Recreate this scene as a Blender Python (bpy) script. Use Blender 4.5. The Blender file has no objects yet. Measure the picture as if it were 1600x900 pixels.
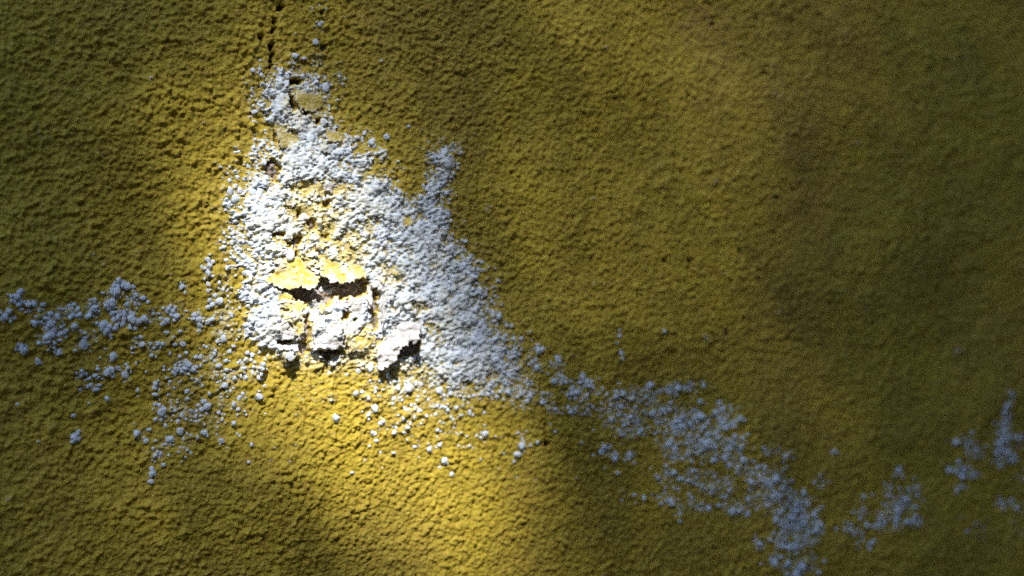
import bpy, bmesh, math, random
import numpy as np
from mathutils import Vector, Matrix, noise as mnoise

sc = bpy.context.scene
random.seed(7)
RNG = np.random.default_rng(11)

# ---------------------------------------------------------------- camera, sky, sun, exposure
YAW, DIST, LENS, CZ = math.radians(25.0), 0.60, 50.0, 1.30
CAM = Vector((-DIST * math.sin(YAW), -DIST * math.cos(YAW), CZ))
cd = bpy.data.cameras.new('camera')
cam = bpy.data.objects.new('camera', cd)
sc.collection.objects.link(cam)
cam.location = CAM
cam.rotation_euler = (math.radians(90), 0, -YAW)
cd.lens, cd.sensor_width, cd.sensor_fit = LENS, 36.0, 'HORIZONTAL'
cd.clip_start, cd.clip_end = 0.01, 3000
cd.dof.use_dof = True
cd.dof.focus_distance = 0.546
cd.dof.aperture_fstop = 4.5
sc.camera = cam

SUN = Vector((-0.27, -0.60, 0.753)).normalized()          # from the wall towards the sun
SUN_EL, SUN_AZ = math.asin(SUN.z), math.atan2(SUN.x, SUN.y)
world = bpy.data.worlds.new('World')
sc.world = world
world.use_nodes = True
wn = world.node_tree.nodes
sky = wn.new('ShaderNodeTexSky')
sky.sky_type = 'NISHITA'
sky.sun_disc = False
sky.altitude, sky.air_density, sky.dust_density, sky.ozone_density = 400, 1.0, 0.35, 1.9
sky.sun_elevation, sky.sun_rotation = SUN_EL, SUN_AZ
bg = wn['Background']
bg.inputs['Strength'].default_value = 0.13
world.node_tree.links.new(sky.outputs['Color'], bg.inputs['Color'])
sl = bpy.data.lights.new('sun', 'SUN')
sl.energy, sl.angle, sl.color = 5.0, math.radians(0.53), (1.0, 0.98, 0.93)
sun = bpy.data.objects.new('sun', sl)
sc.collection.objects.link(sun)
sun.rotation_euler = SUN.to_track_quat('Z', 'Y').to_euler()
sun.location = SUN * 20
sc.view_settings.view_transform = 'Standard'
sc.view_settings.look = 'None'
sc.view_settings.gamma = 1.0
sc.view_settings.exposure = 1.32
sc.cycles.use_denoising = False
sc.cycles.max_bounces = 6

# ---------------------------------------------------------------- helpers
COL = sc.collection
def link(o, parent=None):
    COL.objects.link(o)
    if parent is not None:
        o.parent = parent
    return o
def mesh_np(name, V, F, mat, parent=None, smooth=True, attrs=None):
    """mesh object from numpy vertices and an (n,3) or (n,4) face array"""
    V = np.asarray(V, np.float32); F = np.asarray(F, np.int32)
    me = bpy.data.meshes.new(name)
    k = F.shape[1]
    me.vertices.add(len(V)); me.vertices.foreach_set('co', V.ravel())
    me.loops.add(F.size); me.loops.foreach_set('vertex_index', F.ravel())
    me.polygons.add(len(F))
    me.polygons.foreach_set('loop_start', np.arange(0, F.size, k, dtype=np.int32))
    me.polygons.foreach_set('use_smooth', np.full(len(F), smooth))
    for an, av in (attrs or {}).items():
        a = me.attributes.new(an, 'FLOAT', 'POINT')
        a.data.foreach_set('value', np.asarray(av, np.float32).ravel())
    me.update(calc_edges=True)
    me.materials.append(mat)
    return link(bpy.data.objects.new(name, me), parent)
def compact(V, F, attrs):
    used, inv = np.unique(F, return_inverse=True)
    return V[used], inv.reshape(F.shape), {k: a[used] for k, a in attrs.items()}
def sstep(a, b, x):
    t = np.clip((x - a) / (b - a), 0, 1)
    return t * t * (3 - 2 * t)

# photograph position (1600 x 900) <-> wall coordinates in metres, the wall being the plane y = 0
FPX = LENS / 36.0 * 1600
cy_, sy_ = math.cos(YAW), math.sin(YAW)
def trace_to_wall(u, v):
    a = (np.asarray(u, float) - 800) / FPX; b = -(np.asarray(v, float) - 450) / FPX
    dx, dy = sy_ + a * cy_, cy_ - a * sy_
    t = -CAM.y / dy
    return CAM.x + t * dx, CZ + t * b
def wall_to_trace(x, z):
    rx, rz = np.asarray(x, float) - CAM.x, np.asarray(z, float) - CZ
    dep = np.maximum(rx * sy_ - CAM.y * cy_, 0.05)
    lat = rx * cy_ + CAM.y * sy_
    return 800 + FPX * lat / dep, 450 - FPX * rz / dep

# ---------------------------------------------------------------- materials
def new_mat(name, rough=0.8):
    m = bpy.data.materials.new(name); m.use_nodes = True
    nt = m.node_tree; b = nt.nodes['Principled BSDF']
    b.inputs['Roughness'].default_value = rough
    b.inputs['Specular IOR Level'].default_value = 0.25
    tc = nt.nodes.new('ShaderNodeTexCoord')
    return m, nt, b, tc.outputs['Object']
def nz(nt, vec, scale, detail=4, rough=0.55, stretch=None):
    if stretch:
        mp = nt.nodes.new('ShaderNodeMapping'); mp.inputs['Scale'].default_value = stretch
        nt.links.new(vec, mp.inputs['Vector']); vec = mp.outputs['Vector']
    n = nt.nodes.new('ShaderNodeTexNoise')
    n.inputs['Scale'].default_value, n.inputs['Detail'].default_value, n.inputs['Roughness'].default_value = scale, detail, rough
    nt.links.new(vec, n.inputs['Vector'])
    return n.outputs['Fac']
def ramp(nt, fac, lo, hi, c0=(0, 0, 0, 1), c1=(1, 1, 1, 1)):
    r = nt.nodes.new('ShaderNodeValToRGB')
    r.color_ramp.elements[0].position, r.color_ramp.elements[1].position = lo, hi
    r.color_ramp.elements[0].color, r.color_ramp.elements[1].color = c0, c1
    nt.links.new(fac, r.inputs['Fac'])
    return r.outputs['Color']
def mix(nt, fac, a, b):
    m = nt.nodes.new('ShaderNodeMix'); m.data_type = 'RGBA'
    for key, val in (('Factor', fac), ('A', a), ('B', b)):
        s = [i for i in m.inputs if i.name == key and (key == 'Factor' and i.type == 'VALUE' or key != 'Factor' and i.type == 'RGBA')][0]
        if isinstance(val, (int, float)): s.default_value = val
        elif isinstance(val, tuple): s.default_value = val
        else: nt.links.new(val, s)
    return [o for o in m.outputs if o.type == 'RGBA'][0]
def bump(nt, b, fac, dist, strength=1.0):
    n = nt.nodes.new('ShaderNodeBump')
    n.inputs['Distance'].default_value, n.inputs['Strength'].default_value = dist, strength
    nt.links.new(fac, n.inputs['Height']); nt.links.new(n.outputs['Normal'], b.inputs['Normal'])
def attr(nt, name):
    a = nt.nodes.new('ShaderNodeAttribute'); a.attribute_name = name
    return a.outputs['Fac']

def paint_material():
    m, nt, b, co = new_mat('yellow_wall_paint', 0.72)
    c = mix(nt, ramp(nt, nz(nt, co, 28, 5), .35, .7), (.462, .335, .031, 1), (.40, .292, .036, 1))
    c = mix(nt, ramp(nt, nz(nt, co, 9, 4, .6, (1, 1, .45)), .52, .75), c, (.31, .205, .040, 1))     # brown weathering
    c = mix(nt, ramp(nt, nz(nt, co, 240, 3), .56, .72), c, (.36, .235, .032, 1))                    # mottling
    c = mix(nt, ramp(nt, nz(nt, co, 520, 2), .60, .74), c, (.53, .42, .07, 1))                      # chalky tips
    c = mix(nt, ramp(nt, nz(nt, co, 60, 6, .7), .70, .80), c, (.16, .13, .06, 1))                   # grime
    c = mix(nt, attr(nt, 'stain_tone'), c, (.22, .115, .05, 1))
    c = mix(nt, attr(nt, 'dust'), c, (.70, .66, .48, 1))
    nt.links.new(c, b.inputs['Base Color'])
    bump(nt, b, nz(nt, co, 640, 4, .6), .0011, 1)
    return m
def salt_material():
    m, nt, b, co = new_mat('white_salt', 0.9)
    c = mix(nt, ramp(nt, nz(nt, co, 130, 3), .45, .72), (.63, .685, .75, 1), (.66, .65, .59, 1))
    c = mix(nt, ramp(nt, nz(nt, co, 700, 2), .55, .75), c, (.56, .60, .65, 1))
    c = mix(nt, attr(nt, 'tint'), c, (.66, .55, .20, 1))
    nt.links.new(c, b.inputs['Base Color'])
    bump(nt, b, nz(nt, co, 1500, 3, .6), .0005, .5)
    b.inputs['Subsurface Weight'].default_value, b.inputs['Subsurface Scale'].default_value = .35, .0009
    b.inputs['Subsurface Radius'].default_value = (1.0, 1.0, 1.0)
    return m
def mortar_material():
    m, nt, b, co = new_mat('bare_mortar', 0.95)
    c = mix(nt, ramp(nt, nz(nt, co, 260, 5, .65), .35, .68), (.22, .175, .15, 1), (.43, .38, .36, 1))
    c = mix(nt, ramp(nt, nz(nt, co, 600, 2), .6, .7), c, (.30, .19, .11, 1))
    nt.links.new(c, b.inputs['Base Color'])
    bump(nt, b, nz(nt, co, 1100, 4, .7), .001, 1)
    return m
def pit_shade_material():
    m, nt, b, co = new_mat('pit_shade', 0.9)
    nt.links.new(mix(nt, nz(nt, co, 400, 3), (.018, .018, .024, 1), (.05, .045, .05, 1)), b.inputs['Base Color'])  # deep bluish shade of the pits put into the mortar colour
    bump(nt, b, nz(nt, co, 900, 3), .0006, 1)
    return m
def flake_material(name, base, white):
    m, nt, b, co = new_mat(name, 0.75)
    c = mix(nt, ramp(nt, nz(nt, co, 300, 4, .6), .40, .66), base, white)
    c = mix(nt, attr(nt, 'dust'), c, (.60, .585, .53, 1))
    nt.links.new(c, b.inputs['Base Color'])
    bump(nt, b, nz(nt, co, 900, 4, .65), .0007, .9)
    return m
PAINT, SALT, MORTAR, PIT_SHADE = paint_material(), salt_material(), mortar_material(), pit_shade_material()
FLAKE_Y = flake_material('peeling_yellow_paint', (.50, .37, .05, 1), (.60, .49, .17, 1))
FLAKE_W = flake_material('peeling_white_paint', (.52, .50, .49, 1), (.40, .35, .33, 1))

# ---------------------------------------------------------------- ground
def build_ground():
    m, nt, b, co = new_mat('trodden_soil', 0.95)
    c = mix(nt, ramp(nt, nz(nt, co, 3, 6, .65), .35, .65), (.075, .06, .04, 1), (.045, .06, .025, 1))
    nt.links.new(c, b.inputs['Base Color'])
    bump(nt, b, nz(nt, co, 30, 6, .7), .03, 1)
    n, R = 60, np.concatenate([[0], np.geomspace(.5, 1500, 40)])
    th = np.linspace(0, 2 * np.pi, n, endpoint=False)
    V = np.array([[r * math.cos(t), r * math.sin(t), 0.03 * mnoise.noise(Vector((r * math.cos(t), r * math.sin(t), 0))) * min(1, r / 4) - .01]
                  for r in R[1:] for t in th] + [[0, 0, -.01]])
    F = [[k * n + i, (k + 1) * n + i, (k + 1) * n + (i + 1) % n, k * n + (i + 1) % n] for k in range(len(R) - 2) for i in range(n)]
    F += [[len(V) - 1, i, (i + 1) % n, (i + 1) % n] for i in range(n)]
    me = bpy.data.meshes.new('ground')
    me.from_pydata([tuple(v) for v in V], [], [f if f[2] != f[3] else f[:3] for f in F]); me.update()
    me.materials.append(m)
    o = link(bpy.data.objects.new('ground', me)); o['kind'] = 'structure'
build_ground()

# ---------------------------------------------------------------- relief of the wall, on a regular raster (mm)
SP = 0.00043
X0, X1, Z0, Z1 = -0.232, 0.318, CZ - .163, CZ + .163
NX, NZ = int(round((X1 - X0) / SP)) + 1, int(round((Z1 - Z0) / SP)) + 1
gx, gz = X0 + SP * np.arange(NX), Z0 + SP * np.arange(NZ)
GX, GZ = np.meshgrid(gx, gz)                       # [z, x]
GU, GV = wall_to_trace(GX, GZ)
def fft_noise(lo, hi, seed, ax=1.0, az=1.0):
    """band-passed noise, wavelengths lo..hi in mm, unit variance, ax / az stretch it along x / z"""
    r = np.random.default_rng(seed)
    f = np.fft.rfft2(r.standard_normal((NZ, NX)))
    kz = np.fft.fftfreq(NZ, SP * 1000)[:, None] * az; kx = np.fft.rfftfreq(NX, SP * 1000)[None] * ax
    k = np.hypot(kx, kz) + 1e-9
    w = np.exp(-(np.log(k * math.sqrt(lo * hi)) / (0.5 * math.log(hi / lo) + .15)) ** 2) / k
    n = np.fft.irfft2(f * w, s=(NZ, NX))
    return (n - n.mean()) / n.std()
def cells(size, seed, wx, wz, hvar=.5, sharp=9.0):
    """rounded pebbles of about `size` mm with creases between them, 0..1"""
    r = np.random.default_rng(seed); T = 256
    jx, jz, jh = r.random((T, T)), r.random((T, T)), 1 - hvar * r.random((T, T))
    x, z = (GX * 1000 + wx) / size + 400, (GZ * 1000 + wz) / size - 300
    ix, iz = np.floor(x).astype(int), np.floor(z).astype(int)
    acc = np.zeros_like(x)
    for a in (-1, 0, 1):
        for b in (-1, 0, 1):
            cx, cz = (ix + a) % T, (iz + b) % T
            d2 = (x - (ix + a + jx[cz, cx])) ** 2 + (z - (iz + b + jz[cz, cx])) ** 2
            acc += np.exp(sharp * np.maximum(jh[cz, cx] - d2 * 1.1, -1))
    return np.log(acc) / sharp
def bumps(size, seed, wx, wz, sig=.36, power=1.0):
    """soft round bumps of random height, about `size` mm apart"""
    r = np.random.default_rng(seed); T = 256
    jx, jz, jh = r.random((T, T)), r.random((T, T)), r.random((T, T)) ** power
    js = 1 / (2 * (sig * r.uniform(.75, 1.3, (T, T))) ** 2)
    x, z = (GX * 1000 + wx) / size + 400, (GZ * 1000 + wz) / size - 300
    ix, iz = np.floor(x).astype(int), np.floor(z).astype(int)
    acc = np.zeros_like(x)
    for a in (-1, 0, 1):
        for b in (-1, 0, 1):
            cx, cz = (ix + a) % T, (iz + b) % T
            d2 = (x - (ix + a + jx[cz, cx])) ** 2 + (z - (iz + b + jz[cz, cx])) ** 2
            acc += jh[cz, cx] * np.exp(-d2 * js[cz, cx])
    return acc
def poly_sdf(P, u, v):
    """signed distance in photograph pixels, positive inside"""
    P = np.asarray(P, float); d = np.full(u.shape, 1e9); ins = np.zeros(u.shape, bool)
    for (x1, y1), (x2, y2) in zip(P, np.roll(P, -1, 0)):
        ex, ey = x2 - x1, y2 - y1
        t = np.clip(((u - x1) * ex + (v - y1) * ey) / (ex * ex + ey * ey + 1e-9), 0, 1)
        d = np.minimum(d, (u - x1 - t * ex) ** 2 + (v - y1 - t * ey) ** 2)
        if abs(ey) > 1e-9:
            ins ^= ((y1 > v) != (y2 > v)) & (u < (v - y1) * ex / ey + x1)
    return np.where(ins, 1, -1) * np.sqrt(d)
def region(P, pad):
    """raster slice around a traced outline"""
    P = np.asarray(P, float)
    x, z = trace_to_wall([P[:, 0].min() - pad, P[:, 0].max() + pad] * 2, [P[:, 1].min() - pad] * 2 + [P[:, 1].max() + pad] * 2)
    i0, i1 = np.searchsorted(gx, [x.min(), x.max()]); k0, k1 = np.searchsorted(gz, [z.min(), z.max()])
    return slice(max(k0 - 1, 0), k1 + 1), slice(max(i0 - 1, 0), i1 + 1)

n_small, n_mid, n_big = fft_noise(1.6, 4, 1), fft_noise(5, 14, 2), fft_noise(16, 45, 3)
n_huge = fft_noise(60, 200, 4)
stria = fft_noise(1.8, 7, 5, 1.0, .16)
wx, wz = .55 * fft_noise(3, 9, 6), .55 * fft_noise(3, 9, 7)
WU, WV = GU + 2.6 * fft_noise(1.5, 5, 8) + 1.5 * n_mid, GV + 2.6 * fft_noise(1.5, 5, 9)   # ragged outlines

pebble = .55 * (cells(2.15, 21, .15 * wx, .15 * wz, .6, 9) - .2) + .60 * bumps(1.95, 25, .3 * wx, .3 * wz, .27)
grit = bumps(1.25, 22, .3 * wx, .3 * wz, .31)
knobs = bumps(5.5, 23, .4 * wx, .4 * wz, .20, 4)
left = sstep(820, 150, GU + .25 * (GV - 450))
body = sstep(-1.2, 1.2, fft_noise(12, 40, 13))                       # coarse and finer patches of the render coat
calm = 1 - .75 * sstep(-14, 6, poly_sdf([(424, 446), (470, 440), (520, 428), (580, 430), (600, 445), (600, 520), (560, 560), (470, 566), (430, 545)], GU, GV))
pits = bumps(4.0, 24, .6 * wx, .6 * wz, .15, 9)
relief = ((1.85 + .40 * left) * (.38 + .62 * body) * pebble + (1.0 - .25 * body) * grit * .75 + (.9 + .5 * left) * knobs - .8 * pits) * calm
relief += 0.10 * n_mid + 0.05 * n_small + .14 * n_big + 0.9 * n_huge
relief += .15 * stria * sstep(250, 620, GU) * (1 - .6 * sstep(1000, 1400, GU))

MAIN = [(424, 108), (408, 140), (402, 168), (412, 205), (396, 232), (376, 268), (362, 300), (372, 345), (362, 390), (374, 430),
        (378, 480), (382, 520), (404, 562), (440, 584), (500, 592), (560, 590), (610, 598), (660, 604), (710, 608), (765, 604), (806, 618),
        (822, 575), (794, 538), (774, 500), (757, 455), (737, 408), (716, 388), (702, 350), (690, 300), (710, 236), (688, 232),
        (664, 262), (654, 292), (636, 302), (612, 276), (584, 262), (562, 240), (542, 206), (522, 180), (520, 134), (500, 116), (462, 100)]
msdf = poly_sdf(MAIN, WU, WV)
zone = sstep(-8, 40, msdf)
relief = relief * (1 - .72 * zone) + zone * (1.3 + .28 * n_big + .20 * n_mid + .14 * stria)
# the paint stands out round the torn middle, and blocks of crust are left below it
BLOCKS = [([(428, 462), (452, 462), (468, 470), (471, 500), (466, 528), (455, 534), (432, 528), (424, 500)], 2.0, 3),
          ([(484, 500), (498, 494), (520, 492), (530, 512), (532, 540), (516, 549), (496, 546), (482, 546), (484, 524)], 3.6, 3),
          ([(534, 505), (556, 498), (576, 505), (586, 528), (574, 548), (548, 556), (530, 548)], 1.8, 4),
          ([(516, 478), (548, 466), (570, 468), (574, 500), (552, 496), (536, 502), (522, 492)], 1.5, 4),
          ([(590, 452), (612, 440), (640, 446), (648, 492), (624, 498), (598, 520), (592, 492)], 1.6, 6),
          ([(436, 549), (450, 546), (462, 550), (460, 562), (446, 567), (438, 560)], 3.2, 2),
          ([(428, 540), (446, 538), (462, 541), (460, 546), (440, 547), (430, 545)], 2.0, 2),
          ([(404, 562), (412, 562), (416, 580), (407, 586), (402, 576)], 2.0, 2),
          ([(486, 566), (500, 560), (504, 572), (492, 578)], 1.6, 2)]
for P, h, e in BLOCKS:
    s = region(P, 12)
    relief[s] += h * sstep(-e, e, poly_sdf(P, GU[s] + .35 * (WU[s] - GU[s]), GV[s] + .35 * (WV[s] - GV[s]))) * (1 + .12 * n_mid[s])
# losses: outline, depth in mm, floor painted dark as shade or bare mortar
LOSSES = [([(428, 448), (452, 449), (478, 440), (498, 428), (520, 434), (548, 440), (570, 432), (576, 440), (573, 456), (562, 465), (546, 464), (534, 468), (524, 462),
            (514, 478), (500, 479), (494, 470), (484, 472), (474, 478), (459, 475), (456, 462), (444, 456)], 3.2, 0),
          ([(409, 259), (420, 252), (427, 246), (436, 258), (437, 270), (428, 284), (418, 278), (411, 270)], 2.4, 0),
          ([(451, 126), (462, 123), (470, 126), (468, 133), (461, 131), (453, 133)], 3.0, 1),
          ([(460, 150), (472, 150), (472, 157), (461, 157)], 2.4, 1),
          ([(449, 150), (455, 152), (460, 168), (455, 175), (452, 163)], 2.0, 1),
          ([(486, 164), (492, 164), (493, 174), (488, 174)], 2.0, 1),
          ([(473, 173), (480, 173), (479, 179), (474, 179)], 1.8, 1),
          ([(494, 186), (499, 186), (498, 194), (494, 193)], 1.8, 1),
          ([(428, 202), (433, 208), (433, 219), (430, 226), (427, 216)], 2.0, 1),
          ([(424, 82), (428, 84), (425, 98), (420, 99), (420, 93)], 2.6, 1),
          ([(418, 70), (427, 70), (424, 81), (418, 78)], 2.4, 1),
          ([(424, 30), (430, 30), (430, 39), (424, 38)], 2.4, 1),
          ([(424, 44), (429, 45), (427, 54), (422, 53)], 2.4, 1),
          ([(403, 56), (411, 57), (409, 64), (403, 62)], 2.2, 1),
          ([(500, 70), (512, 70), (508, 80), (502, 80)], 1.4, 1),
          ([(432, 8), (446, 10), (438, 18), (430, 16)], 1.6, 1),
          ([(421, 102), (425, 102), (423, 109), (419, 108)], 1.8, 1),          ([(500, 18), (507, 16), (505, 24), (500, 24)], 1.4, 1),
          ([(462, 328), (469, 327), (467, 342), (462, 341)], 2.4, 0),
          ([(477, 345), (486, 340), (492, 345), (494, 357), (485, 358), (481, 351)], 2.8, 0),
          ([(424, 364), (434, 362), (445, 363), (444, 369), (434, 368), (424, 371)], 2.2, 0),
          ([(446, 377), (457, 373), (462, 369), (471, 371), (468, 382), (464, 402), (456, 403), (460, 386), (446, 384)], 2.6, 0),
          ([(503, 317), (511, 311), (515, 318), (512, 324), (504, 323)], 2.2, 0),
          ([(500, 367), (513, 366), (512, 373), (504, 374)], 2.0, 0),
          ([(493, 391), (498, 392), (497, 400), (493, 398)], 1.8, 0),
          ([(508, 404), (511, 405), (512, 412), (509, 410)], 1.6, 0),
          ([(526, 421), (535, 415), (536, 421), (528, 424)], 1.8, 0),
          ([(545, 424), (549, 424), (549, 429), (545, 429)], 1.8, 0),
          ([(470, 496), (482, 492), (484, 512), (482, 531), (466, 534), (469, 515)], 2.6, 0),
          ([(464, 535), (480, 533), (482, 552), (474, 556), (466, 552)], 2.2, 0),
          ([(576, 448), (582, 452), (588, 448), (588, 478), (590, 514), (584, 516), (580, 496), (575, 480)], 2.4, 0),
          ([(432, 531), (444, 528), (456, 531), (452, 537), (434, 537)], 2.4, 0),
          ([(533, 483), (543, 482), (541, 496), (532, 502)], 2.2, 0),
          ([(546, 500), (555, 496), (553, 508), (545, 508)], 1.6, 0),
          ([(496, 546), (520, 545), (536, 550), (520, 555), (512, 562), (502, 556)], 2.0, 0),
          ([(618, 528), (640, 522), (656, 524), (658, 546), (640, 556), (616, 556), (602, 570), (596, 566), (608, 548)], 2.6, 0),
          ([(798, 267), (803, 268), (802, 274), (798, 273)], 1.8, 1),
          ([(1033, 406), (1039, 402), (1042, 410), (1034, 414)], 1.8, 1),
          ([(1072, 404), (1080, 403), (1078, 412), (1071, 412)], 1.6, 1),
          ([(1148, 388), (1154, 389), (1153, 396), (1148, 395)], 1.8, 1),
          ([(1132, 516), (1138, 510), (1138, 528), (1130, 524)], 1.5, 1),
          ([(1070, 148), (1077, 147), (1076, 154), (1070, 154)], 1.6, 1),
          ([(1176, 28), (1182, 26), (1184, 33), (1177, 34)], 1.6, 1),
          ([(1112, 34), (1119, 34), (1117, 42), (1112, 41)], 1.5, 1),
          ([(1186, 112), (1196, 110), (1196, 117), (1187, 118)], 1.6, 1),
          ([(1014, 354), (1020, 353), (1019, 360), (1013, 359)], 1.5, 1),
                    ([(846, 688), (858, 689), (856, 698), (848, 698)], 1.6, 1)]
loss_id = np.zeros((NZ, NX), int)
loss_any = np.zeros((NZ, NX))
for k, (P, dep, dark) in enumerate(LOSSES):
    s = region(P, 14)
    if not dark and dep < 3: dep *= .6
    wd = np.ptp(np.asarray(P, float), axis=0).min(); wob = .22 if wd < 12 else .4 if wd < 24 else .7
    q = poly_sdf(P, GU[s] + (WU[s] - GU[s]) * wob, GV[s] + (WV[s] - GV[s]) * wob)
    if dark and P[0][0] < 520 and P[0][1] < 200: q = q + .8
    w = sstep(-1.2, 1.6, q)
    floor_ = relief[s] * .35 - dep + .35 * n_small[s] + .25 * n_mid[s]
    relief[s] = relief[s] * (1 - w) + np.minimum(floor_, relief[s]) * w
    loss_id[s] = np.where(q > .3, k + 1, loss_id[s])
    loss_any[s] = np.maximum(loss_any[s], sstep(-3, 1, q))

# ---------------------------------------------------------------- where the salt has come out
YELLOW = [(478, 160, 34, 20, 1.1), (442, 216, 15, 20, 1.3), (520, 214, 14, 11, 1.0), (474, 326, 42, 15, 1.1), (500, 296, 46, 14, 1.1), (466, 420, 36, 26, 1.2),
          (462, 292, 18, 10, .8), (530, 300, 10, 26, .5), (545, 395, 32, 42, .85), (512, 350, 28, 24, .7), (430, 385, 26, 16, .5), (575, 360, 14, 50, .45), (636, 347, 9, 7, 1.2),
          (660, 262, 9, 6, .8), (690, 318, 8, 10, .3), (450, 490, 22, 36, .7), (560, 545, 34, 26, 1.2), (500, 590, 90, 22, 1.3), (450, 575, 40, 22, 1.2),
          (610, 430, 24, 26, .6), (648, 478, 30, 8, .6), (680, 508, 34, 9, .5), (545, 478, 14, 22, .4), (640, 580, 60, 20, .55),
          (580, 272, 22, 9, .7), (420, 248, 8, 8, .7), (600, 395, 14, 20, .3), (590, 330, 10, 40, .25), (505, 228, 14, 8, .6), (495, 345, 75, 75, .5)]
ymap = np.zeros((NZ, NX))
for u, v, ru, rv, a in YELLOW:
    s = region([(u - 3 * ru, v - 3 * rv), (u + 3 * ru, v + 3 * rv)], 4)
    ymap[s] = np.maximum(ymap[s], a * np.exp(-((WU[s] - u) / ru) ** 2 - ((WV[s] - v) / rv) ** 2))
field = np.clip((msdf - 9) / 26, -2.2, 1) * .85 + .42 * n_small * .6 + .34 * n_mid + .22 * n_big + .26 * stria - ymap * 1.5 - 3 * loss_any + .10
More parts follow.
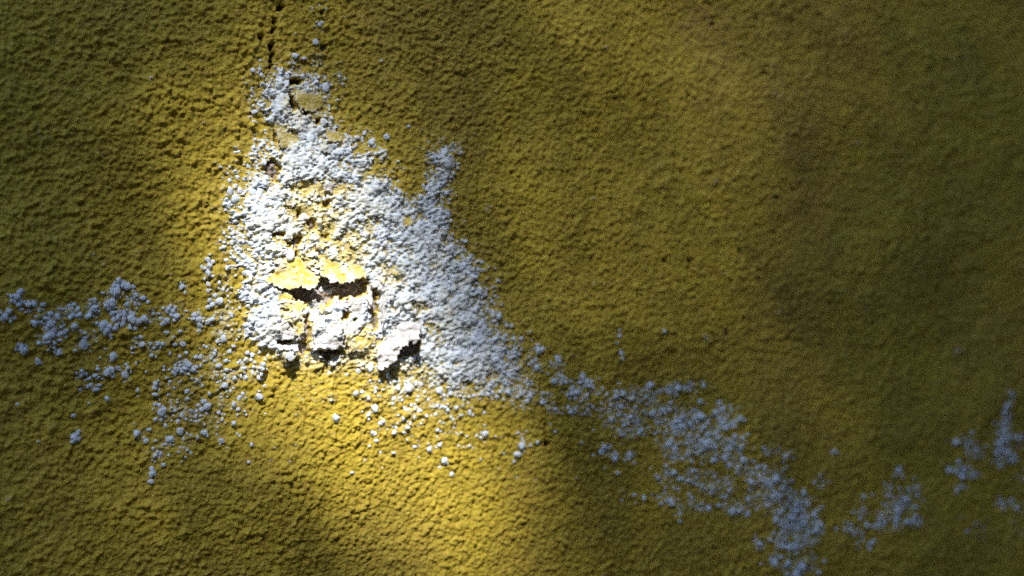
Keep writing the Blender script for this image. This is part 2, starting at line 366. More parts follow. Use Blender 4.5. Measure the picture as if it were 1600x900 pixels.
# bands of scattered grains: u, v, ru, rv, density
BANDS = [(25, 468, 16, 10, .5), (12, 492, 14, 8, .55), (48, 480, 18, 12, .55), (75, 505, 20, 20, .75), (80, 527, 18, 10, .7), (105, 490, 22, 16, .75), (100, 512, 18, 14, .6),
         (130, 535, 16, 10, .65), (143, 482, 16, 14, .7), (160, 510, 16, 14, .7), (172, 470, 12, 18, .7), (193, 450, 6, 8, .9), (210, 465, 18, 12, .6),
         (196, 492, 18, 14, .75), (215, 508, 16, 12, .6), (240, 492, 20, 14, .5), (272, 488, 20, 16, .5), (212, 537, 10, 16, .5), (240, 545, 12, 10, .5),
         (262, 530, 22, 12, .3), (310, 503, 12, 16, .6), (282, 475, 12, 10, .4), (288, 447, 8, 8, .5), (325, 420, 8, 20, .5), (345, 455, 20, 26, .4), (352, 505, 24, 40, .45),
         (36, 540, 8, 8, .5), (85, 552, 9, 7, .6), (145, 520, 10, 16, .5), (60, 567, 6, 6, .5), (130, 586, 8, 8, .5), (162, 580, 14, 16, .55), (195, 578, 8, 16, .6), (143, 604, 16, 6, .5),
         (245, 602, 8, 9, .5), (285, 575, 20, 16, .55), (330, 562, 24, 24, .45), (305, 598, 14, 10, .5), (350, 592, 28, 14, .5), (390, 580, 24, 16, .5), (270, 600, 14, 10, .45),
         (265, 640, 26, 22, .5), (300, 640, 30, 24, .42), (330, 660, 26, 22, .34), (350, 625, 30, 18, .34), (225, 680, 16, 12, .5), (255, 690, 16, 16, .4), (248, 712, 12, 10, .5),
         (285, 690, 22, 20, .3), (375, 630, 34, 30, .26), (350, 680, 22, 16, .22), (118, 683, 9, 8, .7), (220, 565, 60, 40, .06), (100, 620, 80, 60, .015),
         (585, 620, 30, 24, .28), (640, 630, 44, 30, .34), (690, 640, 44, 34, .30), (620, 665, 34, 18, .28), (680, 690, 40, 24, .14), (740, 650, 34, 40, .12), (760, 690, 50, 30, .06),
         (640, 602, 60, 16, .55), (720, 605, 50, 16, .7), (790, 600, 30, 24, .75), (780, 560, 30, 40, .85), (830, 570, 16, 26, .4), (835, 545, 10, 8, .5), (840, 620, 24, 14, .4), (815, 620, 14, 12, .5),
         (868, 568, 10, 14, .5), (872, 590, 12, 14, .5), (905, 608, 24, 16, .75), (860, 640, 12, 10, .5), (900, 640, 26, 14, .5), (925, 600, 12, 14, .5),
         (815, 690, 10, 16, .5), (800, 700, 30, 40, .06), (900, 700, 80, 50, .02), (970, 640, 36, 28, .55), (1000, 620, 30, 18, .55), (1040, 610, 30, 12, .6), (1080, 605, 22, 8, .6), (985, 665, 30, 22, .6),
         (1030, 650, 34, 26, .6), (1070, 660, 34, 28, .75), (1100, 685, 34, 30, .85), (1060, 700, 30, 22, .7), (1130, 660, 26, 26, .6), (1140, 700, 24, 28, .75), (1150, 720, 22, 20, .6),
         (945, 705, 18, 10, .5), (985, 712, 12, 10, .4), (1050, 745, 30, 16, .5), (1090, 745, 34, 18, .55), (1120, 760, 34, 20, .5), (1040, 780, 26, 16, .45), (1080, 790, 40, 16, .4), (1140, 790, 24, 16, .45),
         (1000, 760, 40, 50, .07), (1180, 740, 22, 20, .6), (1205, 760, 22, 24, .9), (1220, 785, 22, 22, .95), (1245, 800, 18, 30, .95), (1235, 820, 22, 16, .9), (1258, 835, 20, 18, .85), (1275, 810, 12, 20, .6),
         (1190, 770, 24, 24, .55), (1215, 845, 24, 12, .6), (1240, 855, 20, 10, .8), (1185, 850, 14, 12, .5), (1250, 885, 26, 20, .5), (1215, 875, 24, 14, .5), (1160, 800, 20, 14, .35), (1200, 705, 18, 10, .4), (1228, 710, 10, 8, .5),
         (1280, 750, 10, 10, .35), (1300, 705, 6, 6, .4), (1320, 825, 14, 14, .4), (1345, 800, 16, 12, .4), (1340, 830, 14, 10, .4), (1350, 770, 20, 6, .25), (1385, 815, 22, 14, .85), (1400, 795, 22, 16, .8), (1415, 780, 12, 20, .7),
         (1385, 765, 10, 16, .5), (1402, 738, 8, 12, .6), (1430, 765, 12, 20, .4), (1425, 815, 14, 10, .5), (1350, 845, 20, 10, .3),
         (1575, 622, 5, 10, .8), (1571, 645, 7, 16, 1.0), (1567, 675, 11, 20, 1.1), (1566, 705, 14, 16, 1.1), (1580, 715, 10, 9, 1.0), (1556, 722, 12, 6, .8), (1510, 690, 22, 10, .4), (1520, 705, 20, 8, .5), (1500, 735, 16, 9, .8), (1520, 742, 12, 6, .7),
         (1490, 690, 10, 6, .5), (1485, 732, 9, 9, .6), (1595, 690, 12, 14, .5), (1495, 760, 8, 8, .4), (1562, 788, 12, 8, .5), (1590, 790, 12, 10, .4), (1515, 820, 26, 16, .16), (1600, 745, 12, 10, .4),
         (685, 238, 22, 14, .5), (710, 236, 14, 14, .35), (712, 400, 12, 22, .5), (735, 400, 8, 14, .5), (745, 430, 12, 20, .4), (765, 480, 16, 26, .45),
         (500, 40, 12, 40, .2), (505, 85, 14, 10, .25), (420, 112, 20, 10, .3), (470, 100, 40, 14, .22), (395, 170, 10, 24, .4), (565, 225, 26, 14, .35), (610, 262, 22, 10, .4), (365, 300, 12, 40, .4), (360, 380, 14, 40, .4),
         (968, 530, 6, 20, .15), (440, 690, 60, 30, .03), (560, 700, 90, 40, .02)]
gdens = np.zeros((NZ, NX))
for u, v, ru, rv, a in BANDS:
    s = region([(u - 2.4 * ru, v - 2.4 * rv), (u + 2.4 * ru, v + 2.4 * rv)], 4)
    gdens[s] = np.maximum(gdens[s], a * np.exp(-(((GU[s] - u) / ru) ** 2 + ((GV[s] - v) / rv) ** 2) ** 1.5 * .8))
braw = gdens.copy()
clump = sstep(-.9, .5, fft_noise(3, 8, 12) + .25 * n_small)
field = np.maximum(field, np.minimum(braw * 1.15 - .90 + .30 * n_small * .6 + .24 * n_mid + .12 * stria, .6) - 3 * loss_any - 5 * (braw < .3))
gdens = gdens * (.08 + 1.62 * clump) * (1 - .38 * sstep(930, 1050, GU))
inner = sstep(-4, 8, msdf) * np.clip(.95 - ymap * 1.25, .03, 1) * (.22 + .80 * clump)
gdens = np.maximum(gdens, inner) * (1 - loss_any)
BARE = [[(408, 438), (440, 456), (478, 456), (500, 440), (478, 416), (470, 398), (446, 402), (420, 426)], [(456, 146), (504, 146), (508, 160), (484, 177), (458, 166)],
        [(430, 200), (456, 212), (456, 230), (432, 232)], [(586, 582), (598, 530), (640, 504), (652, 520), (612, 560)], [(500, 206), (530, 204), (526, 224), (506, 222)],
        [(626, 342), (644, 342), (640, 356), (628, 354)], [(453, 470), (470, 466), (470, 525), (454, 522)], [(500, 436), (528, 445), (548, 442), (570, 430), (540, 420), (505, 420)]]
for P in BARE:
    s = region(P, 6)
    gdens[s] *= 1 - .93 * sstep(-1, 2, poly_sdf(P, GU[s], GV[s]))
dust = np.clip(.22 * sstep(0, 30, msdf) + .55 * sstep(-.25, .5, field) + .5 * (1 - calm) * sstep(-1.5, .5, n_mid + n_small) + .62 * sstep(.12, .7, braw) * sstep(-1.2, 1.2, n_mid + .7 * n_small) + .16 * sstep(-60, 20, msdf) * sstep(0, 1.5, n_small), 0, .8) * (1 - loss_any)

stain_tone = np.zeros((NZ, NX))
for u, v, ru, rv, a in [(1095, 40, 70, 45, .55), (1110, 90, 40, 30, .35), (1215, 30, 30, 40, .3), (1300, 150, 60, 110, .16), (1370, 30, 30, 60, .22), (1230, 210, 60, 40, .2), (1500, 420, 90, 70, .25),
                        (1430, 610, 80, 40, .3), (720, 180, 40, 10, .25), (1540, 60, 80, 50, .25), (1180, 430, 70, 50, .22), (1080, 30, 20, 50, .5), (590, 30, 60, 20, .2), (420, 50, 26, 50, .25), (1530, 850, 60, 30, .3)]:
    s = region([(u - 2.4 * ru, v - 2.4 * rv), (u + 2.4 * ru, v + 2.4 * rv)], 4)
    stain_tone[s] = np.maximum(stain_tone[s], .75 * a * np.exp(-((GU[s] - u) / ru) ** 2 - ((GV[s] - v) / rv) ** 2) * sstep(-1.0, 1.0, n_mid[s] + .6 * n_small[s] + .6 * stria[s]))
stain_tone = np.maximum(stain_tone, .10 * sstep(780, 1350, GU) * sstep(-1.8, 1.2, n_big + .7 * n_mid + .5 * stria))  # besides the stains, the paint turns unevenly browner towards the right
# ---------------------------------------------------------------- the wall
wall = link(bpy.data.objects.new('plaster_wall', None))
wall['label'] = 'rough yellow painted plaster wall, blistered and flaking around a white salt patch'
wall['category'] = 'wall'
WX0, WX1, WZ0, WZ1 = -3.2, 3.4, -0.05, 2.7
def outward(a, end, step):
    out, d = [], step
    while abs(end - a) > d * 1.3:
        a += d if end > a else -d; out.append(a); d *= 1.35
    return np.array(out + [end])
xl, xr = outward(X0, WX0, SP)[::-1], outward(X1, WX1, SP)
zb, zt = outward(Z0, WZ0, SP)[::-1], outward(Z1, WZ1, SP)
ax_, az_ = np.concatenate([xl, gx, xr]), np.concatenate([zb, gz, zt])
pl, pr, pb, pt = len(xl), len(xr), len(zb), len(zt)
H = np.pad(relief, ((pb, pt), (pl, pr)), mode='edge')
ddx = np.concatenate([X0 - xl, np.zeros(NX), xr - X1]); ddz = np.concatenate([Z0 - zb, np.zeros(NZ), zt - Z1])
fade = np.exp(-np.hypot(ddx[None], ddz[:, None]) / .02)
H = H * fade + .6 * (1 - fade)
D_ = np.pad(dust, ((pb, pt), (pl, pr))); ST_ = np.pad(stain_tone, ((pb, pt), (pl, pr)))
LID = np.pad(loss_id, ((pb, pt), (pl, pr)))
MX, MZ = np.meshgrid(ax_, az_)
V = np.stack([MX, -H * .001, MZ], -1).reshape(-1, 3)
edge = np.zeros(MX.shape, bool); edge[0] = edge[-1] = True; edge[:, 0] = edge[:, -1] = True
V[edge.ravel(), 1] = .021
nW = len(ax_)
idx = np.arange(MX.size).reshape(MX.shape)
Q = np.stack([idx[:-1, :-1], idx[:-1, 1:], idx[1:, 1:], idx[1:, :-1]], -1).reshape(-1, 4)
fl = np.minimum.reduce([LID[:-1, :-1], LID[:-1, 1:], LID[1:, 1:], LID[1:, :-1]]).ravel()
Vp, Fp, Ap = compact(V, Q[fl == 0], {'dust': D_.ravel(), 'stain_tone': ST_.ravel()})
mesh_np('painted_surface', Vp, Fp, PAINT, wall, attrs=Ap)
for k, (P, dep, dark) in enumerate(LOSSES):
    f = Q[fl == k + 1]
    if len(f) < 4: continue
    v2, f2, _ = compact(V, f, {})
    o = mesh_np('paint_chip_hole' if dark else 'bare_mortar_patch', v2, f2, PIT_SHADE if dark else MORTAR, wall)
    o['label'] = 'small dark pit where the paint has chipped off' if dark else 'brown grey mortar bared where the paint has come off'
def slab(name, x0, x1, y0, y1, z0, z1, mat, parent):
    bm = bmesh.new(); bmesh.ops.create_cube(bm, size=1)
    for v in bm.verts:
        v.co = ((x0 + x1) / 2 + v.co.x * (x1 - x0), (y0 + y1) / 2 + v.co.y * (y1 - y0), (z0 + z1) / 2 + v.co.z * (z1 - z0))
    bmesh.ops.bevel(bm, geom=bm.edges[:], offset=.008, segments=2, affect='EDGES')
    me = bpy.data.meshes.new(name); bm.to_mesh(me); bm.free(); me.materials.append(mat)
    return link(bpy.data.objects.new(name, me), parent)
slab('wall_core', WX0, WX1, .02, .27, WZ0, WZ1, MORTAR, wall)
slab('coping', WX0 - .03, WX1 + .03, -.05, .31, WZ1 + .001, WZ1 + .07, MORTAR, wall)

def height_at(x, z):
    fx = np.clip((np.asarray(x) - X0) / SP, 0, NX - 1.01); fz = np.clip((np.asarray(z) - Z0) / SP, 0, NZ - 1.01)
    i, k = fx.astype(int), fz.astype(int); a, b = fx - i, fz - k
    return (relief[k, i] * (1 - a) + relief[k, i + 1] * a) * (1 - b) + (relief[k + 1, i] * (1 - a) + relief[k + 1, i + 1] * a) * b
def sample(R, x, z):
    fx = np.clip((np.asarray(x) - X0) / SP, 0, NX - 1.01); fz = np.clip((np.asarray(z) - Z0) / SP, 0, NZ - 1.01)
    i, k = fx.astype(int), fz.astype(int); a, b = fx - i, fz - k
    return (R[k, i] * (1 - a) + R[k, i + 1] * a) * (1 - b) + (R[k + 1, i] * (1 - a) + R[k + 1, i + 1] * a) * b
def raster_at(R, x, z):
    i = np.clip(np.rint((np.asarray(x) - X0) / SP).astype(int), 0, NX - 1); k = np.clip(np.rint((np.asarray(z) - Z0) / SP).astype(int), 0, NZ - 1)
    return R[k, i]

# crust: a lumpy sheet of salt over the paint
lump = bumps(1.8, 31, .7 * wx, .7 * wz, .40) * 1.2
thick = np.where(field > .12, .10 + .46 * sstep(.12, .6, field) * lump + .45 * sstep(.3, 1.1, field), 0) + .12 * n_small * (field > .12)
sv = np.stack([GX, -(relief + np.where(field > .12, thick, -.6)) * .001, GZ], -1).reshape(-1, 3)
gi = np.arange(NX * NZ).reshape(NZ, NX)
SQ = np.stack([gi[:-1, :-1], gi[:-1, 1:], gi[1:, 1:], gi[1:, :-1]], -1).reshape(-1, 4)
m4 = field > .12
sel = (m4[:-1, :-1] | m4[:-1, 1:] | m4[1:, 1:] | m4[1:, :-1]).ravel()
tint = np.clip(sstep(.05, .9, ymap) * .8 * sstep(-1.2, 1, n_mid + .8 * n_small) + .22 * zone * sstep(0, 1.6, n_small + .6 * n_big), 0, .85)
v2, f2, a2 = compact(sv, SQ[sel], {'tint': tint.ravel()})
crust = mesh_np('salt_crust', v2, f2, SALT, wall, attrs=a2)
crust['kind'] = 'stuff'
crust['label'] = 'lumpy white crust of salt grown over the paint'

# ---------------------------------------------------------------- grains of salt
def blob(sub, seed):
    bm = bmesh.new(); bmesh.ops.create_icosphere(bm, subdivisions=sub, radius=1)
    rr = random.Random(seed)
    lobes = []
    for _ in range(11 if sub > 2 else 7):
        d = Vector((rr.gauss(0, 1), rr.gauss(0, 1), rr.gauss(0, 1))).normalized()
        lobes.append((d * rr.uniform(.40, .60), rr.uniform(.40, .52)))
    for v in bm.verts:
        p = v.co.normalized(); best = .72
        for c, q in lobes:
            e = p.dot(c); disc = e * e - c.length_squared + q * q
            if disc > 0: best = max(best, e + math.sqrt(disc))
        v.co = p * best
    vs = np.array([v.co[:] for v in bm.verts]); fs = np.array([[v.index for v in f.verts] for f in bm.faces])
    bm.free()
    return vs, fs
LO, HI = [blob(2, k) for k in range(12)], [blob(3, 20 + k) for k in range(10)]
def rot_matrix(r):
    q = r.standard_normal(4); q /= np.linalg.norm(q); w, x, y, z = q
    return np.array([[1 - 2 * (y * y + z * z), 2 * (x * y - z * w), 2 * (x * z + y * w)], [2 * (x * y + z * w), 1 - 2 * (x * x + z * z), 2 * (y * z - x * w)],
                     [2 * (x * z - y * w), 2 * (y * z + x * w), 1 - 2 * (x * x + y * y)]])
NC = 120000
cx, cz = RNG.uniform(X0 + .002, X1 - .002, NC), RNG.uniform(Z0 + .002, Z1 - .002, NC)
dn = raster_at(gdens, cx, cz)
keep = RNG.random(NC) < dn
cx, cz, dn = cx[keep], cz[keep], dn[keep]
cu, cv = wall_to_trace(cx, cz)
rad = np.exp(RNG.normal(math.log(.61), .42, len(cx))) * (1 + .30 * sstep(420, 180, cu)) * (1 + .12 * sstep(.3, .9, dn)) * (1 + .16 * sstep(800, 1000, cu))
rad = np.clip(rad, .35, 2.0)
# grains crowd together but do not sit inside one another
grid_, ok_ = {}, np.zeros(len(cx), bool)
for i in np.argsort(-rad * RNG.uniform(.7, 1.3, len(cx))):
    a, b = int(cx[i] / .004), int(cz[i] / .004)
    if all((cx[i] - cx[j]) ** 2 + (cz[i] - cz[j]) ** 2 > ((rad[i] + rad[j]) * .00072) ** 2
           for da in (-1, 0, 1) for db in (-1, 0, 1) for j in grid_.get((a + da, b + db), ())):
        grid_.setdefault((a, b), []).append(i); ok_[i] = True
cx, cz, rad = cx[ok_], cz[ok_], rad[ok_]
# single larger grains one can point to: photograph position and radius in pixels
BIG = [(237, 740, 8), (117, 682, 7), (523, 653, 7), (565, 612, 5), (585, 638, 7), (575, 648, 5), (594, 662, 6), (620, 668, 5), (636, 668, 5), (671, 702, 6), (694, 720, 6), (706, 741, 6), (744, 681, 5), (733, 697, 4),
       (549, 738, 4), (595, 707, 4), (615, 708, 4), (581, 676, 5), (587, 688, 5), (637, 198, 5), (193, 448, 8), (171, 474, 9), (176, 456, 6), (208, 466, 7), (192, 490, 7), (207, 500, 8), (190, 508, 8), (160, 508, 9), (166, 518, 8),
       (78, 508, 8), (74, 526, 9), (44, 476, 8), (26, 464, 7), (8, 492, 6), (34, 541, 6), (85, 549, 6), (60, 567, 5), (128, 585, 6), (168, 582, 8), (195, 585, 6), (137, 604, 5), (155, 602, 5), (243, 600, 5), (275, 578, 7), (293, 570, 8),
       (262, 483, 6), (274, 495, 8), (310, 500, 8), (326, 416, 6), (288, 448, 5), (325, 445, 5), (409, 570, 6), (447, 556, 8), (837, 547, 6), (868, 562, 5), (836, 690, 5), (813, 695, 5), (1300, 704, 4), (967, 525, 4), (595, 95, 3),
       (968, 552, 4), (970, 560, 4), (784, 708, 5), (800, 720, 4), (60, 690, 3), (505, 452, 6), (518, 456, 7), (524, 451, 5), (1402, 736, 6), (1500, 745, 7), (936, 706, 6), (960, 708, 6), (984, 712, 6)]
bu, bv, br = np.array(BIG, float).T
sat = [(u + RNG.normal() * r * 1.25, v + RNG.normal() * r * 1.1, r * RNG.uniform(.4, .75)) for u, v, r in BIG for _ in range(4 if r > 5.5 and u < 330 else 1 if r > 5.5 else 0)]
bu, bv, br = np.concatenate([np.array(BIG, float), np.array(sat)]).T
bx_, bz_ = trace_to_wall(bu, bv)
pxm = ((bx_ - CAM.x) * sy_ - CAM.y * cy_) / FPX * 1000          # mm per photograph pixel there
cx, cz, rad = np.concatenate([bx_, cx]), np.concatenate([bz_, cz]), np.concatenate([br * pxm * .92, rad])
cu, cv = wall_to_trace(cx, cz)
msdf_g = raster_at(msdf, cx, cz)
hh = height_at(cx, cz) + np.maximum(raster_at(thick, cx, cz), 0) * .7
infr = (cu > 4) & (cu < 1596) & (cv > 4) & (cv < 896)
apparent = rad / ((cx - CAM.x) * sy_ - CAM.y * cy_) * infr * (1 - .45 * (raster_at(inner, cx, cz) > .3))
single = set(np.argsort(-apparent)[:300].tolist())
hi_mesh = []
for k, (vs, fs) in enumerate(HI):
    me = bpy.data.meshes.new('salt_grain')
    me.from_pydata(vs.tolist(), [], fs.tolist()); me.polygons.foreach_set('use_smooth', [True] * len(fs)); me.update()
    me.materials.append(SALT); hi_mesh.append(me)
AV, AF, base = [], [], 0
for i in range(len(cx)):
    r = rad[i] * .001
    fl_ = .46 if msdf_g[i] > 0 else 1.0                     # flatter and sunk into the crust in the patch itself
    s = np.array([r * RNG.uniform(.7, 1.4), r * RNG.uniform(.5, .85) * fl_, r * RNG.uniform(.75, 1.45)])
    R = rot_matrix(RNG)
    pos = np.array([cx[i], -(hh[i] * .001) - r * (.20 if fl_ == 1 else .0), cz[i]])
    if i in single:
        o = bpy.data.objects.new('salt_grain', hi_mesh[i % len(hi_mesh)])
        M = np.eye(4); M[:3, :3] = np.diag(s) @ R; M[:3, 3] = pos
        link(o, wall); o.matrix_local = Matrix(M.tolist())
        continue
    vs, fs = LO[i % len(LO)]
    AV.append((vs @ R.T) * s + pos); AF.append(fs + base); base += len(vs)
gr = mesh_np('fine_salt_grains', np.concatenate(AV), np.concatenate(AF), SALT, wall)
gr['kind'] = 'stuff'
gr['label'] = 'white salt grains scattered in bands over the paint'

# ---------------------------------------------------------------- peeling flakes: curled sheets with real thickness
def blur(R, n):
    for ax in (0, 1):
        c = np.cumsum(np.pad(R, [(n + 1, n) if a == ax else (0, 0) for a in (0, 1)], mode='edge'), axis=ax)
        R = (np.take(c, range(2 * n + 1, c.shape[ax]), ax) - np.take(c, range(0, c.shape[ax] - 2 * n - 1), ax)) / (2 * n + 1)
    return R
smooth_h = blur(relief + 4 * loss_any * (relief < -.5), 8)
def flake(P, hinge, tip, lift, power, mat, label, dusty=.3, th=.45, rough=.35, ripple=0.0):
    st = .00034
    Pa = np.asarray(P, float)
    wxp, wzp = trace_to_wall(Pa[:, 0], Pa[:, 1])
    xs, zs = np.arange(wxp.min() - .002, wxp.max() + .002, st), np.arange(wzp.min() - .002, wzp.max() + .002, st)
    fx, fz = np.meshgrid(xs, zs)
    fu, fv = wall_to_trace(fx, fz)
    ju, jv = sample(WU - GU, fx, fz), sample(WV - GV, fx, fz)
    jag = .75 if mat is FLAKE_W else .62
    q = poly_sdf(P, fu + jag * ju, fv + jag * jv)
    hx, hz = trace_to_wall(*hinge); tx, tz = trace_to_wall(*tip)
    L2 = (tx - hx) ** 2 + (tz - hz) ** 2
    g = np.clip(((fx - hx) * (tx - hx) + (fz - hz) * (tz - hz)) / L2, 0, 1.25)
    side = ((fx - hx) * (tz - hz) - (fz - hz) * (tx - hx)) / L2
    h = sample(smooth_h, fx, fz) + .45 + lift * g ** power + rough * (sample(lump, fx, fz) - .4 if mat is FLAKE_W else sample(pebble, fx, fz) - .4) + .15 * sample(n_mid, fx, fz)
    h += ripple * g * np.sin(side * 11 + 1) 
    d = np.clip(dusty * sstep(-.3, 1.2, sample(n_mid + .8 * n_small, fx, fz)) + .75 * sstep(5, 0, q), 0, 1)
    ins = q > 0
    cell = ins[:-1, :-1] & ins[:-1, 1:] & ins[1:, 1:] & ins[1:, :-1]
    n, w = fx.size, fx.shape[1]
    ids = np.arange(n).reshape(fx.shape)
    q4 = np.stack([ids[:-1, :-1], ids[:-1, 1:], ids[1:, 1:], ids[1:, :-1]], -1)[cell]
    top = np.stack([fx, -h * .001, fz], -1).reshape(-1, 3); bot = top + np.array([0, th * .001, 0])
    e = np.concatenate([q4[:, [a, (a + 1) % 4]] for a in range(4)])
    key = np.minimum(e[:, 0], e[:, 1]) * n + np.maximum(e[:, 0], e[:, 1])
    uq, inv, cnt = np.unique(key, return_inverse=True, return_counts=True)
    be = e[cnt[inv] == 1]
    F = np.concatenate([q4, q4[:, ::-1] + n, np.stack([be[:, 1], be[:, 0], be[:, 0] + n, be[:, 1] + n], -1)])
    v3, f3, a3 = compact(np.concatenate([top, bot]), F, {'dust': np.concatenate([d.ravel(), np.clip(d.ravel() + .4, 0, 1)])})
    o = mesh_np('paint_flake', v3, f3, mat, wall, attrs=a3)
    o['label'] = label
    return o
flake([(406, 436), (414, 441), (426, 447), (440, 453), (452, 453), (466, 449), (478, 453), (489, 446), (497, 437), (494, 431), (484, 424), (476, 419), (474, 408), (464, 400), (448, 404), (436, 414), (420, 426)],
      (452, 402), (468, 452), 3.6, 1.7, FLAKE_Y, 'large yellow flake curling out over the bare mortar', .35, .32, 1.2)
flake([(476, 410), (500, 404), (530, 408), (560, 414), (574, 428), (566, 438), (556, 434), (548, 442), (538, 441), (528, 445), (518, 440), (510, 438), (500, 432), (486, 424)],
      (522, 404), (526, 444), 2.4, 1.8, FLAKE_Y, 'pale crusted flake lifting beside the large yellow one', .80, .5, .8)
flake([(586, 582), (583, 566), (590, 548), (598, 530), (608, 514), (624, 504), (640, 502), (652, 508), (650, 520), (640, 533), (628, 537), (618, 545), (612, 559), (600, 571)],
      (598, 522), (626, 546), 4.6, 1.3, FLAKE_W, 'torn white flake hanging off the wall with a dark hollow behind', .45, .5, 1.3, .5)
flake([(430, 200), (446, 204), (456, 214), (456, 228), (446, 236), (434, 230), (431, 216)],
      (456, 218), (430, 214), 1.8, 1.5, FLAKE_Y, 'small yellow flake curling up in the upper salt patch', .2, .4, .3)
flake([(455, 148), (474, 144), (502, 146), (508, 158), (500, 172), (484, 176), (468, 174), (458, 164)],
      (500, 160), (456, 158), 1.4, 1.5, FLAKE_Y, 'round yellow flake ringed by salt near the top', .05, .4, .4)
flake([(500, 206), (522, 202), (534, 214), (526, 224), (508, 222)], (516, 204), (518, 224), 1.0, 1.5, FLAKE_Y, 'thin yellow flake at the neck of the salt patch', .3, .4, .3)
flake([(484, 520), (498, 516), (520, 518), (532, 528), (530, 541), (516, 548), (500, 545), (484, 546)],
      (506, 512), (506, 548), 2.2, 1.5, FLAKE_W, 'bright white slab of crust jutting out below the torn paint', .9, 1.2, .6)
flake([(453, 470), (468, 466), (471, 490), (468, 520), (462, 530), (454, 520), (452, 494)],
      (450, 498), (472, 500), 1.6, 1.3, FLAKE_Y, 'upright strip of yellow paint standing off the wall', .2, .5, .3)
flake([(535, 508), (556, 500), (580, 512), (584, 532), (566, 548), (546, 552), (534, 540)],
      (556, 500), (552, 552), 1.4, 1.4, FLAKE_Y, 'crumbling yellow lump under the torn middle', .6, .9, .9)
flake([(434, 550), (448, 547), (462, 549), (462, 560), (450, 567), (440, 562)],
      (448, 546), (450, 566), 1.8, 1.4, FLAKE_W, 'small white wedge of crust at the lower rim', .9, 1.2, .4)
flake([(484, 470), (492, 468), (495, 482), (492, 498), (486, 500), (484, 486)], (488, 500), (489, 468), 2.0, 1.3, FLAKE_W, 'thin white splinter standing in the torn middle', .9, .4, .3)
flake([(494, 474), (506, 472), (508, 484), (500, 490), (494, 486)], (500, 472), (500, 490), 1.6, 1.4, FLAKE_Y, 'little yellow chip below the bare mortar', .1, .5, .2)
flake([(571, 446), (577, 446), (577, 470), (574, 492), (570, 476)], (574, 446), (574, 492), 1.6, 1.2, FLAKE_W, 'narrow white strip beside the grey groove', .8, .5, .3)
flake([(588, 448), (600, 444), (604, 470), (600, 500), (592, 512), (590, 480)], (606, 476), (588, 478), 1.8, 1.3, FLAKE_W, 'upright pale strip on the far side of the grey groove', .8, .5, .5)
flake([(426, 450), (440, 455), (452, 460), (458, 476), (450, 490), (438, 482), (428, 466)], (438, 490), (444, 452), 1.5, 1.5, FLAKE_Y, 'pale yellow scrap under the large curling flake', .6, .5, .5)
flake([(428, 510), (446, 504), (456, 516), (454, 530), (436, 530), (426, 522)], (440, 504), (442, 532), 1.8, 1.4, FLAKE_W, 'crumbly white scrap left of the shaded hollow', .9, .6, .8)
flake([(428, 538), (446, 536), (463, 540), (460, 547), (442, 548), (430, 545)], (446, 536), (446, 548), 2.2, 1.3, FLAKE_W, 'rolled grey white lip above the white wedge', .7, .8, .4)
flake([(520, 470), (540, 468), (556, 466), (568, 470), (566, 486), (550, 492), (536, 484), (524, 486)], (544, 492), (544, 466), 1.4, 1.5, FLAKE_W, 'broad white piece of plaster under the dark gap', .9, .7, .8)
flake([(626, 342), (636, 338), (646, 344), (642, 354), (630, 356)], (634, 338), (636, 356), .9, 1.4, FLAKE_Y, 'oval yellow flake alone in the right half of the salt', .05, .4, .2)

# small ragged scraps of paint through the torn middle
SCRAPS = [(440, 290), (468, 286), (486, 300), (512, 292), (530, 306), (452, 318), (490, 324), (470, 340), (520, 336), (545, 330), (438, 340), (446, 396), (500, 384), (522, 392), (548, 380), (486, 398),
          (536, 414), (560, 402), (432, 408), (420, 442), (436, 470), (446, 500), (462, 484), (510, 486), (524, 500), (545, 508), (562, 520), (572, 536), (548, 540), (500, 556), (478, 562), (520, 566), (442, 560), (594, 436),
          (612, 426), (604, 462), (624, 470), (600, 398), (572, 300), (508, 232)]
for i, (u, v) in enumerate(SCRAPS):
    rr = random.Random(100 + i); n = rr.randint(6, 9); r = rr.uniform(4.5, 9.5); t0 = rr.uniform(0, 6.3)
    P = [(u + r * rr.uniform(.6, 1.25) * 1.15 * math.cos(t0 + 6.283 * k / n), v + r * rr.uniform(.55, 1.2) * math.sin(t0 + 6.283 * k / n)) for k in range(n)]
    a = rr.uniform(.4, 2.7)                                   # the free edge mostly points down
    flake(P, (u - r * math.cos(a), v - r * math.sin(a)), (u + r * math.cos(a), v + r * math.sin(a)), rr.uniform(.4, 1.7), rr.uniform(1.1, 1.8),
          FLAKE_W if i % 4 == 3 else FLAKE_Y, 'ragged scrap of paint in the torn middle of the patch', rr.uniform(.2, .9), rr.uniform(.25, .45), rr.uniform(.4, 1.0))

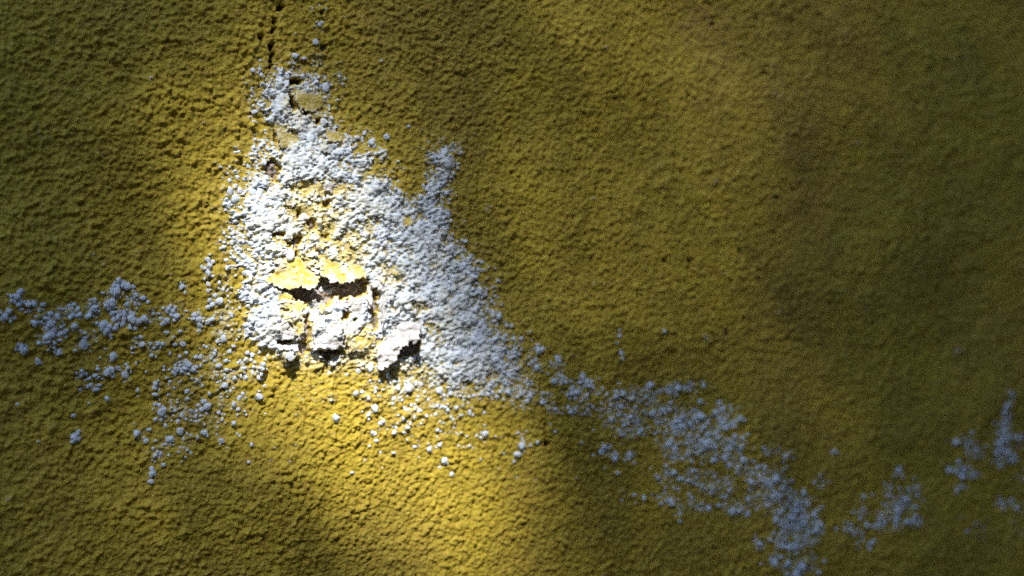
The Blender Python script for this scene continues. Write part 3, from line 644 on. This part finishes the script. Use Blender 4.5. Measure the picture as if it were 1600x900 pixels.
# ---------------------------------------------------------------- unseen wall and timber screen, added to cut down the skylight
def build_sky_blockers():
    m, nt, b, co = new_mat('grey_render', .9)
    nt.links.new(mix(nt, nz(nt, co, 2.5, 6, .65), (.14, .13, .12, 1), (.24, .22, .20, 1)), b.inputs['Base Color'])
    bump(nt, b, nz(nt, co, 60, 5, .7), .006, 1)
    g = link(bpy.data.objects.new('sky_blocking_wall', None))  # added to hide the low sky, leaving light from above
    g['label'] = 'tall grey rendered wall added behind the viewer to block the low sky'; g['category'] = 'wall'
    slab('wall_body', -7, 7, -3.05, -2.7, -.05, 3.2, m, g)
    slab('coping', -7.03, 7.03, -3.1, -2.65, 3.201, 3.28, m, g)
    w, nt, b, co = new_mat('dark_stained_timber', .7)
    nt.links.new(mix(nt, nz(nt, co, 6, 6, .7, (6, 6, .5)), (.025, .018, .012, 1), (.06, .042, .028, 1)), b.inputs['Base Color'])
    t = link(bpy.data.objects.new('sky_blocking_screen', None))  # added beside the view so the right-hand side gets less sky
    t['label'] = 'dark stained timber screen added out of view to dim the right of the yellow wall'; t['category'] = 'light blocker'
    for k in range(10):
        slab('board', .70, .72, -.14 - .125 * k, -.02 - .125 * k, .05, 2.45 - .01 * (k % 3), w, t)
    for z in (.5, 2.0):
        slab('rail', .721, .77, -1.3, -.02, z, z + .08, w, t)
build_sky_blockers()

# ---------------------------------------------------------------- the tree whose crown shades the wall
def sun_share(u, v):
    """share of the sun that gets through the crown, by position on the wall"""
    t = np.full(np.shape(u), .048)
    for (a, b, ra, rb, rot, amp, e) in [(496, 430, 126, 190, -.12, 1.25, 2.1), (335, 290, 105, 140, .4, .15, 1.3), (610, 720, 165, 140, .6, .78, 1.6), (720, 800, 140, 80, .5, .22, 1.3),
                                     (110, 810, 170, 110, 0, .075, 1.2), (1020, 130, 130, 260, 0, .07, 1.2), (310, 560, 130, 100, 0, .10, 1.2), (690, 440, 90, 160, 0, .07, 1.2), (130, 500, 190, 150, 0, .035, 1.2), (680, 160, 220, 180, 0, .045, 1.2)]:
        c, s = math.cos(rot), math.sin(rot)
        p, q = (u - a) * c + (v - b) * s, -(u - a) * s + (v - b) * c
        t = t + amp * np.exp(-((p / ra) ** 2 + (q / rb) ** 2) ** e)
    t = t * (1 - .75 * np.exp(-((u - 455) / 85) ** 2 - ((v - 850) / 90) ** 2))
    t = t * (1 - .95 * sstep(980, 1480, u + .3 * (v - 450))) * (1 - .62 * sstep(330, 60, u) * sstep(800, 560, v)) * (1 - .85 * sstep(170, -10, u))
    return np.clip(t, .002, .995)
def build_tree():
    tree = link(bpy.data.objects.new('shade_tree', None))
    tree['label'] = 'leafy tree standing behind the viewer, its gaps letting sunlight onto the wall'
    tree['category'] = 'tree'
    W0 = Vector((.02, 0, 1.30)); C = W0 + SUN * 7.0
    tree.location = (0, 0, 0)
    bark, nt, b, co = new_mat('grey_brown_bark', .9)
    nt.links.new(mix(nt, nz(nt, co, 14, 6, .7, (1, 1, .25)), (.06, .045, .03, 1), (.16, .13, .10, 1)), b.inputs['Base Color'])
    bump(nt, b, nz(nt, co, 25, 5, .7, (1, 1, .2)), .02, 1)
    leaf, nt, b, co = new_mat('green_leaf', .55)
    nt.links.new(mix(nt, nz(nt, co, 4, 3), (.04, .075, .018, 1), (.075, .11, .03, 1)), b.inputs['Base Color'])
    def limb(name, pts, radii, n=9):
        V, F = [], []
        for k, (p, r) in enumerate(zip(pts, radii)):
            d = (pts[min(k + 1, len(pts) - 1)] - pts[max(k - 1, 0)]).normalized()
            a = d.orthogonal().normalized(); c = d.cross(a)
            for j in range(n):
                t = 2 * math.pi * j / n; rr = r * (1 + .12 * mnoise.noise(Vector((j * .9, k * .7, r))))
                V.append((p + (a * math.cos(t) + c * math.sin(t)) * rr)[:])
        for k in range(len(pts) - 1):
            for j in range(n):
                F.append([k * n + j, k * n + (j + 1) % n, (k + 1) * n + (j + 1) % n, (k + 1) * n + j])
        return mesh_np(name, V, F, bark, tree)
    foot, fork = Vector((C.x - .1, C.y - .25, -.05)), Vector((C.x + .02, C.y - .1, C.z - 1.7))
    limb('trunk', [foot.lerp(fork, t) + Vector((.10 * math.sin(t * 5), .08 * math.cos(t * 4), 0)) for t in (0, .05, .2, .4, .6, .8, 1)], [.24, .19, .16, .15, .14, .125, .11])
    for k in range(6):
        t = k / 6 * 2 * math.pi + .3
        end = C + Vector((math.cos(t) * 1.0, math.sin(t) * .55 - .35, -.95 + .12 * (k % 2)))
        limb('limb', [fork + (end - fork) * s + Vector((0, 0, .08 * math.sin(s * 3.1))) for s in (-.02, .25, .5, .75, 1)], [.09, .065, .045, .03, .015], 7)
    # leaves, thick enough everywhere to shade the wall and thin where the light comes through
    r = np.random.default_rng(5); N = 1300000
    p = r.normal(size=(N, 3)); p /= np.linalg.norm(p, axis=1)[:, None]
    p = p * (r.random(N) ** (1 / 3))[:, None] * np.array([1.35, 1.35, 1.05]) + np.array(C)
    S = np.array(SUN); t = p[:, 1] / S[1]
    w = p - t[:, None] * S
    cell = .012
    ci, ck = np.floor(w[:, 0] / cell).astype(int), np.floor(w[:, 2] / cell).astype(int)
    key = (ci + 500) * 4000 + (ck + 500)
    order = np.lexsort((r.random(N), key)); ks = key[order]
    first = np.concatenate([[True], ks[1:] != ks[:-1]]); start = np.maximum.accumulate(np.where(first, np.arange(N), 0))
    rank = np.empty(N, int); rank[order] = np.arange(N) - start
    u, v = wall_to_trace((ci + .5) * cell, (ck + .5) * cell)
    T = sun_share(u, v)
    front = (u > -700) & (u < 2300) & (v > -700) & (v < 1600)
    wild = .5 + .5 * np.sin(w[:, 0] * 9.1 + 1.3 * np.sin(w[:, 2] * 7)) * np.sin(w[:, 2] * 8.3 + np.sin(w[:, 0] * 5))
    T = np.where(front, T, .02 + .25 * wild ** 4)
    LEN, WID = .028, .014
    area = .5 * LEN * WID * 1.25 * .80 / abs(S[1])
    want = -np.log(T) * cell * cell / area
    cellrand = np.random.default_rng(8).random(4000 * 4000 // 1000 + 7)[(key * 7919) % 16007]
    ok = rank < np.floor(want + cellrand)
    p = p[ok]; n = len(p)
    nor = S * 1.1 + r.normal(size=(n, 3)) * .55; nor /= np.linalg.norm(nor, axis=1)[:, None]
    tan = np.cross(nor, r.normal(size=(n, 3))); tan /= np.linalg.norm(tan, axis=1)[:, None]
    bit = np.cross(nor, tan); sc_ = r.uniform(.8, 1.2, n)[:, None]
    L, W = LEN * sc_, WID * sc_
    V = np.stack([p - tan * L * .5, p + bit * W * .5 - tan * L * .05, p + tan * L * .5, p - bit * W * .5 - tan * L * .05,], 1)
    V[:, [0, 2]] += (nor * L * .06)[:, None]
    I = np.arange(n)[:, None] * 4
    F = np.concatenate([I + np.array([0, 1, 2]), I + np.array([0, 2, 3])])
    cr = mesh_np('crown', V.reshape(-1, 3), F, leaf, tree, smooth=False)
    cr['kind'] = 'stuff'
    print('leaves', n, 'grains', len(cx))
build_tree()
